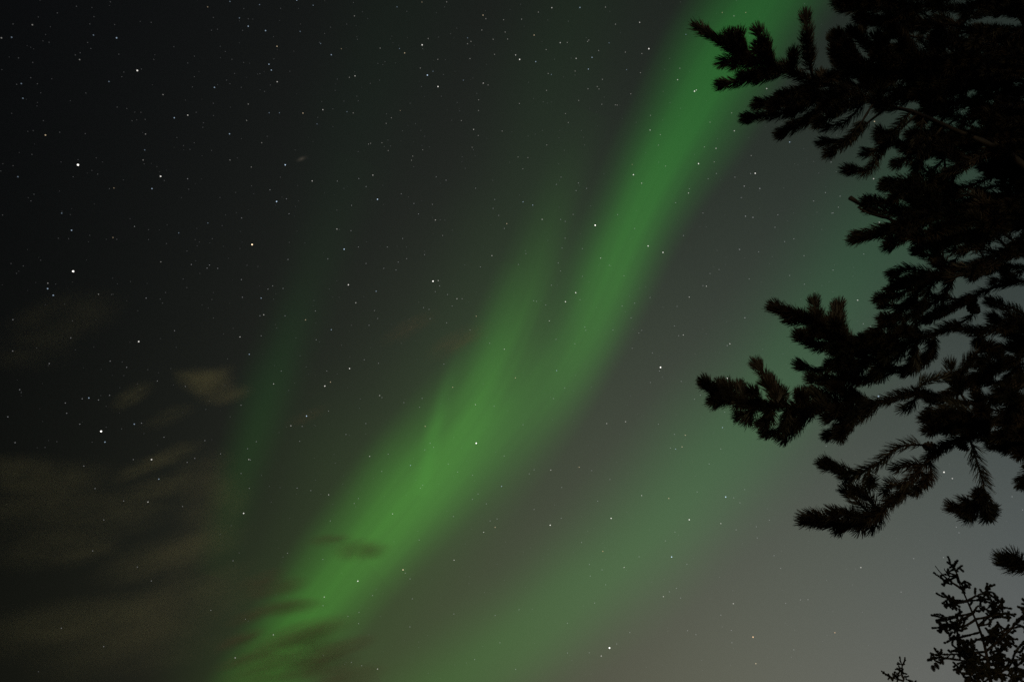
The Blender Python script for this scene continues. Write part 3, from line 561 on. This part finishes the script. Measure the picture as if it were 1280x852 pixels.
# drooping bough at the bottom
B = Bough(); boughs.append(B)
B.limb([(1400, 478), (1330, 490), *r2((1250, 620), (1160, 690), (1080, 735), (1000, 772), (940, 808))] + r3((905, 68), (850, 130), (790, 200), (720, 258), (640, 290), (560, 288), (468, 284)), 1.22, 2.45, 2.15, (.022, .015, .012, .011, .009, .006, .0035, .0025), 1.15, .62)
for p in [((905, 35), (890, 12), (800, 20), (740, 70), (660, 110), (600, 100), (536, 72))]: B.shoot(r3(*p), .08, .8, .15)
for p in [((640, 115), (590, 95), (532, 82)), ((690, 100), (630, 130), (600, 120)), ((700, 95), (700, 140), (720, 150)), ((720, 258), (660, 215), (612, 168)), ((740, 240), (690, 190), (640, 165)), ((560, 288), (520, 270), (465, 268)), ((600, 290), (540, 270), (490, 260)), ((680, 280), (640, 255), (600, 250)), ((660, 285), (610, 300), (580, 320)), ((720, 258), (680, 290), (660, 320)), ((760, 228), (740, 270), (700, 310)),
          ((800, 190), (830, 180), (770, 215)), ((900, 75), (860, 80), (790, 95)), ((870, 100), (900, 130), (860, 180)), ((830, 150), (780, 150), (750, 190)), ((700, 120), (690, 160), (650, 180)), ((910, 60), (920, 110), (890, 150)), ((690, 275), (650, 270), (560, 250))]:
    B.shoot(r3(*p), .06, .8)
B.shoot([*r3((1070, -20), (1085, 80), (1105, 150), (1105, 212))], .05, .55, .12, ln=.044)
for p in [((1105, 205), (1050, 240), (985, 232)), ((1105, 210), (1060, 265), (1030, 262)), ((1105, 212), (1120, 250), (1110, 280)), ((1105, 205), (1130, 235), (1150, 245)), ((1105, 200), (1060, 215), (1030, 210))]: B.shoot(r3(*p), .05, 1.1)
for p in [r2((1110, 700), (1000, 690), (890, 690)), r2((1120, 690), (1010, 660), (910, 670)), r2((1090, 720), (990, 715), (900, 735)), r2((1180, 680), (1230, 740), (1160, 790)), r2((1230, 650), (1240, 770), (1180, 800)), r2((1250, 660), (1260, 780), (1225, 830)), r2((1200, 680), (1200, 740), (1150, 760)), r2((1120, 700), (1100, 650), (1080, 610)), r2((1200, 660), (1250, 740), (1210, 780)), r2((1240, 640), (1300, 760), (1250, 800)), r2((1220, 650), (1200, 600), (1150, 590)),
          r2((1280, 650), (1300, 800), (1240, 930))]: B.shoot(p, .1, 1.1)
# shoots filling the middle right, between the two lower boughs
B = Bough(); boughs.append(B)
B.limb([(1390, 420), (1320, 432), (1260, 452), (1220, 470), (1190, 490), (1165, 500)], 1.48, 2.75, 2.6, (.016, .010, .007, .004, .003), .9, .5)
for p in [r2((1240, 500), (1150, 520), (1105, 540)), r2((1150, 540), (1080, 480), (1010, 540)), r2((1250, 490), (1200, 440), (1100, 430)), r2((1200, 500), (1130, 450), (1080, 420)), r2((1250, 480), (1240, 420), (1190, 380)), r2((1250, 490), (1180, 560), (1110, 560)), r2((1240, 500), (1250, 570), (1180, 590)), r2((1160, 540), (1080, 560), (1000, 560)), r2((1290, 470), (1270, 400), (1230, 330)), r2((1270, 470), (1210, 330), (1120, 270))]: B.shoot(p, .1, .9)
# low spray entering alone above the spruce
B = Bough(); boughs.append(B)
B.limb([(1400, 640), (1330, 690), (1290, 708), (1272, 705)], 1.0, 2.2, 2.1, (.012, .007, .004, .003), .8, .6)
B.shoot(r3((1250, 445), (1205, 435), (1164, 410)), .03, 1.0); B.shoot(r3((1260, 448), (1215, 445), (1172, 424)), .03, .8); B.shoot(r3((1250, 440), (1220, 410), (1200, 396)), .03, .6)
# inner boughs that darken the heart of the crown
GAPS = [(1181, 52, 14), (1230, 55, 12), (1192, 148, 17), (1171, 224, 26), (1199, 200, 14), (1150, 260, 9), (1157, 169, 10), (1273, 120, 12), (1128, 268, 10), (1206, 393, 17), (1206, 315, 14), (1202, 420, 14), (1128, 477, 10), (1083, 491, 16), (1228, 286, 9), (1255, 298, 12), (1110, 118, 14), (1240, 465, 12), (1190, 512, 10), (1270, 375, 12)]
def free(x, y):
    return all((x - a) ** 2 + (y - b) ** 2 > (r + 6) ** 2 for a, b, r in GAPS)
INNER = [([(1330, 70), (1270, 75), (1210, 85), (1130, 75)], 2.85, 3.0, (1095, 1310), (40, 120)), ([(1345, 180), (1270, 180), (1180, 190), (1100, 175)], 2.4, 2.95, (1150, 1310), (120, 215)),
         ([(1340, 150), (1250, 140), (1180, 125), (1120, 118)], 2.55, 2.9, (1125, 1300), (60, 190)),
         ([(1350, 205), (1260, 215), (1200, 235), (1130, 235)], 2.2, 2.85, (1150, 1300), (170, 270)),
         ([(1370, 285), (1280, 285), (1220, 295), (1150, 310)], 1.9, 2.95, (1160, 1300), (250, 350)),
         ([(1330, 40), (1260, 45), (1180, 30), (1110, 40)], 3.0, 2.95, (1080, 1300), (-20, 100)),
         ([(1390, 470), (1320, 505), (1270, 520), (1230, 530)], 1.3, 2.75, (1200, 1310), (430, 560)),
         ([(1380, 350), (1300, 350), (1240, 360), (1160, 400)], 1.7, 2.95, (1150, 1300), (320, 440))]
for pts, z, d, xr, yr in INNER:
    B = Bough(); boughs.append(B)
    B.limb(pts, z, d, d - .1, (.018, .011, .007, .003), .8, .4)
    for k in range(105 if yr[1] < 300 else 70 if yr[1] < 360 else 20):
        x, y = rng.uniform(*xr), rng.uniform(*yr)
        if not free(x, y): continue
        b = to_px(B.nearest((x + 45, y)))
        mx, my = (x + b[0]) / 2 + rng.uniform(-12, 12), (y + b[1]) / 2 + rng.uniform(-14, 10)
        if math.hypot(x - b[0], y - b[1]) < 25: x -= 40
        if not free(mx, my) or not free(x, y): continue
        B.shoot([(b[0], b[1]), (mx, my), (x, y)], .15, rng.choice([.5, .7, .84, .95]), rng.uniform(.05, .4), ln=NEEDLE_L * rng.uniform(.8, 1.1))
    for a, b_, r in GAPS:                       # thin twigs that cross the openings
        if yr[0] - 10 < b_ < yr[1] + 10 and xr[0] - 20 < a < xr[1]:
            for q in range((3 if r > 11 else 2) if b_ < 290 else 1):
                an = rng.uniform(-.9, .9); dx, dy = math.cos(an) * (r + 22), math.sin(an) * (r + 22); ox, oy = rng.uniform(-r, r, 2) * .8
                b = to_px(B.nearest((a + dx + ox, b_ + dy + oy)))
                B.shoot([(b[0], b[1]), (a + dx * .5 + ox, b_ + dy * .5 + oy), (a - dx * .6 + ox, b_ - dy * .6 + oy)], .15, .42, .15)
# boughs on the far side, beyond the frame
for z, a in [(2.0, 20), (2.9, 60), (3.6, 150), (3.9, -30), (4.6, 100), (4.4, 200), (5.3, 20), (5.6, 250), (6.4, 130), (7.2, 320), (1.7, -50)]:
    B = Bough(); boughs.append(B); L = max(.4, 1.5 - .14 * z)
    if z > 4: a = rng.uniform(0, 360)
    dr = np.array([math.cos(R(a)), math.sin(R(a)), .12])
    if z < 4: dr[0] = abs(dr[0])
    C = catmull([trunk_at(z), trunk_at(z) + dr * L * .5 + np.array([0, 0, -.04]), trunk_at(z) + dr * L], 24)
    B.t.add(loc(C, pine), (.018, .010, .004), 6); B.samples += list(C); B.needle(C, .8, .5)
    for k in range(9):
        i = rng.integers(8, 24); s_ = C[i]; e = s_ + dr * .12 + np.array([rng.uniform(-.2, .2), rng.uniform(-.2, .2), rng.uniform(-.06, .14)])
        c2 = catmull([s_, (s_ + e) / 2, e], 8); B.t.add(loc(c2, pine), (.004, .002), 5); B.needle(c2, 1.0)
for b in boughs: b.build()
# cones
def cone(px, py, depth, direction, ln, root, mat, tree_sc=1.0, rows=7, k=6):
    v, f = [], []; n = 0
    c = np.array(at(px, py, depth)); d = np.array(Vector(direction).normalized())
    T, U, V_ = d, np.cross(d, (.3, .8, .5)), None; U /= np.linalg.norm(U); V_ = np.cross(d, U)
    core = Tubes(); core.add(loc([c - d * ln * .5, c - d * ln * .2, c + d * ln * .25, c + d * ln * .5], root), (.15 * ln, .28 * ln, .20 * ln, .03 * ln), 8, .02)
    v = [p for a in core.v for p in a]; f = list(core.f); n = len(v)
    for i in range(rows):
        s = (i + .3) / rows; rad = ln * (.40 * math.sin(math.pi * min(1, .22 + s * .78)) + .03)
        for j in range(k):
            a = 2 * math.pi * (j + .5 * (i % 2)) / k; o = math.cos(a) * U + math.sin(a) * V_; w = np.cross(d, o)
            b = c - d * ln * .5 + d * ln * s - np.array(root.location)
            tip = b + o * rad + d * ln * .10; h = ln * .14
            q = [b + o * rad * .4 - w * h * .6, b + o * rad * .4 + w * h * .6, tip + w * h, tip + o * ln * .03 - w * 0 + d * .02 * ln, tip - w * h, b + o * rad * .6 + d * ln * .16]
            v += q; f += [(n, n + 1, n + 2, n + 3, n + 4), (n + 5, n + 4, n + 3), (n + 5, n + 3, n + 2), (n + 5, n + 2, n + 1), (n + 5, n, n + 4)]; n += 6
    return mesh_obj('pine_cone' if mat is CONE and tree_sc == 1 else 'spruce_cone', v, f, mat, root, smooth=False)
for x, y, d, dr in [*(((*p, 2.42, dr)) for p, dr in zip(r2((1060, 272), (1078, 590), (1030, 786), (914, 790), (1110, 735), (1215, 575), (1070, 300)), [(-.6, 0, -.6), (-.2, -.2, 1), (.6, -.2, -1), (-1, -.2, .1), (.3, 0, -1), (.2, -.2, 1), (.3, -.3, -1)])),]:
    cone(x, y, d, dr, .046, pine, CONE)

# ------------------------------------------------------------------ spruces at the lower right
def spruce(root, trunk_px, depth, ground, branches, cones, r0, scale, label, thick=1.0, fill=None):
    base = Vector((ground[0], ground[1], 0))
    e = empty('spruce_tree', base); tag(e, label, 'spruce tree', 'conifers against the sky')
    up = [np.array(at(x, y, depth)) for x, y in trunk_px]
    C = catmull([np.array(base) + np.array((0, 0, -.1))] + up[::1], 60)
    t = Tubes(); t.add(loc(C, e), r0, 8, .06); t.build('trunk', SBARK, e)
    S = np.array(C); pp = np.array([to_px(c) for c in S])
    def brushed(nd, c, dens=1.0, ln=.0135):
        L = np.linalg.norm(np.diff(c, axis=0), axis=1).sum()
        nd.add(loc(c, e), int(L * 2900 * dens) + 12, ln * scale, .0036 * scale, (35, 70))
    for pts, bare, tw in branches:
        tb, nd = Tubes(), Needles(); any_ = False
        P = [np.array(at(x, y, depth + .12 * rng.standard_normal() * (i > 0))) for i, (x, y) in enumerate(pts)]
        i = np.argmin(np.linalg.norm(pp[:, :2] - np.array(pts[0]), axis=1)); P[0] = S[i]
        c = catmull(P, 20); tb.add(loc(c, e), (.012 * scale * thick, .006 * scale, .003 * scale), 5, .15)
        L = np.linalg.norm(np.diff(c, axis=0), axis=1).sum()
        if not bare: brushed(nd, c[8:], .8); any_ = True
        for k in range(int(tw * .95)):
            j = rng.integers(4, 20); s = c[j]
            d = np.array((rng.uniform(-1, 1), rng.uniform(-.7, .7), rng.uniform(-1, .9))) ; d /= np.linalg.norm(d)
            q = s + d * rng.uniform(.025, .075) * scale + (c[-1] - c[0]) / (L + 1e-6) * .05 * scale
            c2 = catmull([s, (s + q) / 2 + .005 * rng.standard_normal(3), q], 6)
            tb.add(loc(c2, e), (.0045 * scale, .0028 * scale), 4, .1); brushed(nd, c2[1:], 1.1); any_ = True
            for q_ in range(rng.integers(0, 3)):
                s2 = c2[rng.integers(2, 5)]; d2 = d * .5 + .7 * rng.standard_normal(3); d2 /= np.linalg.norm(d2); c3 = catmull([s2, s2 + d2 * .03 * scale, s2 + d2 * rng.uniform(.03, .055) * scale], 5)
                tb.add(loc(c3, e), (.0035 * scale, .0025 * scale), 4, .1); brushed(nd, c3, 1.2)
        o = tb.build('branch', SBARK, e)
        if any_: nd.build('needles', SPRUCE, o)
    for x, y, dr, ln in cones: cone(x, y, depth - .05, dr, ln, e, CONE, .5, 6, 5)
    return e
q8 = lambda *p: [(1090 + x / 4.953, 680 + y / 4.953) for x, y in p]
brs = [
 (q8((545, 262), (480, 225), (430, 182), (390, 132)), True, 0), (q8((440, 195), (455, 165), (447, 148)), True, 0),
 (q8((536, 230), (520, 170), (498, 135), (466, 110)), False, 7), (q8((520, 200), (480, 195), (465, 175)), False, 4), (q8((480, 225), (460, 225), (425, 205)), False, 4),
 (q8((560, 280), (575, 255), (572, 228)), False, 3), (q8((560, 290), (590, 262)), False, 3),
 (q8((590, 350), (520, 352), (480, 345), (440, 302)), False, 9), (q8((600, 365), (530, 365), (470, 370)), False, 8), (q8((580, 330), (640, 320), (690, 300), (712, 285)), False, 12), (q8((590, 340), (640, 345), (695, 345)), False, 8),
 (q8((620, 420), (660, 380), (720, 410)), False, 8), (q8((615, 430), (540, 440), (470, 450), (398, 470)), False, 12), (q8((620, 440), (540, 470), (460, 500), (420, 510)), False, 14), (q8((625, 450), (580, 500), (500, 520)), False, 12),
 (q8((655, 500), (720, 450), (770, 400), (815, 350)), False, 14), (q8((720, 450), (780, 435), (842, 425)), False, 9), (q8((650, 500), (720, 490), (750, 450)), False, 6),
 (q8((670, 550), (600, 560), (540, 575), (482, 580)), False, 12), (q8((680, 570), (620, 600), (550, 640)), False, 13), (q8((700, 620), (740, 570), (790, 545)), False, 16), (q8((700, 630), (770, 580), (840, 610)), False, 16), (q8((700, 630), (740, 560), (720, 540)), False, 9),
 (q8((715, 720), (600, 720), (490, 708), (400, 700), (345, 716)), False, 14), (q8((490, 708), (440, 680), (388, 645)), False, 8), (q8((700, 690), (640, 670), (560, 680)), False, 14), (q8((715, 740), (640, 760), (530, 760)), False, 14), (q8((715, 720), (770, 680), (800, 650)), False, 12), (q8((715, 750), (780, 740), (820, 715)), False, 10),
 (q8((730, 850), (850, 750), (885, 670), (940, 600)), False, 12), (q8((720, 640), (820, 560), (870, 510), (940, 430), (970, 380)), False, 18), (q8((850, 535), (900, 510), (950, 520)), False, 8), (q8((730, 800), (880, 760), (960, 680)), False, 16), (q8((720, 760), (620, 800), (600, 850)), False, 18), (q8((725, 780), (800, 800), (900, 830)), False, 18),
 (q8((740, 870), (640, 850), (580, 830)), False, 20), (q8((740, 880), (860, 860), (950, 800)), False, 20), (q8((740, 900), (600, 900), (480, 930)), False, 20), (q8((745, 900), (900, 900), (1000, 860)), False, 20),
 (q8((730, 830), (680, 780), (610, 720)), False, 20), (q8((720, 760), (660, 720), (600, 650)), False, 16), (q8((735, 850), (780, 800), (760, 700)), False, 14), (q8((745, 950), (560, 1000), (400, 1060)), False, 16), (q8((745, 960), (900, 1000), (1100, 1040)), False, 16)]
cns = [(*q8((432, 510))[0], (.1, 0, -1), .05), (*q8((420, 490))[0], (.3, 0, -1), .05), (*q8((460, 535))[0], (0, 0, -1), .045), (*q8((840, 610))[0], (.6, 0, -1), .07), (*q8((820, 635))[0], (.3, 0, -1), .07), (*q8((790, 600))[0], (.4, 0, -1), .06), (*q8((400, 750))[0], (.3, 0, -1), .055), (*q8((378, 765))[0], (0, 0, -1), .05), (*q8((435, 728))[0], (0, 0, -1), .04), (*q8((530, 785))[0], (.1, 0, -1), .05), (*q8((455, 380))[0], (0, 0, -1), .045), (*q8((517, 395))[0], (.1, 0, -1), .04), (*q8((465, 225))[0], (.3, 0, -1), .04), (*q8((685, 405))[0], (0, 0, -1), .035)]
g = at(*q8((745, 960))[0], 6.0)
spruce(None, q8((760, 1150), (745, 960), (735, 850), (715, 720), (690, 600), (655, 500), (620, 420), (585, 340), (560, 285), (540, 245), (525, 195)), 6.0, (g.x, g.y), brs, cns, (.06, .05, .035, .026, .018, .010, .005), 1.0, 'ragged cone laden spruce top with a bent bare leader in the lower right corner')
g = at(1128, 900, 9.0)
spruce(None, [(1131, 960), (1130, 900), (1129.5, 860), (1128.5, 845), (1127.5, 831)], 9.0, (g.x, g.y), [
    (q8((190, 800), (186, 760), (185, 742)), False, 6), (q8((200, 850), (150, 832), (120, 820), (98, 805)), False, 8), (q8((195, 848), (150, 825), (138, 803)), False, 5), (q8((195, 830), (205, 815), (212, 835)), False, 4), (q8((200, 870), (230, 870), (260, 860)), False, 6), (q8((205, 900), (120, 900), (60, 880)), False, 8), (q8((205, 930), (290, 930), (350, 910)), False, 8), (q8((190, 830), (180, 800), (190, 770)), False, 5)],
    [], (.05, .03, .014, .005), 1.0, 'tiny spruce tip poking up from the bottom edge left of the ragged spruce')
print('stars', len(stars), 'solo', len(solo))
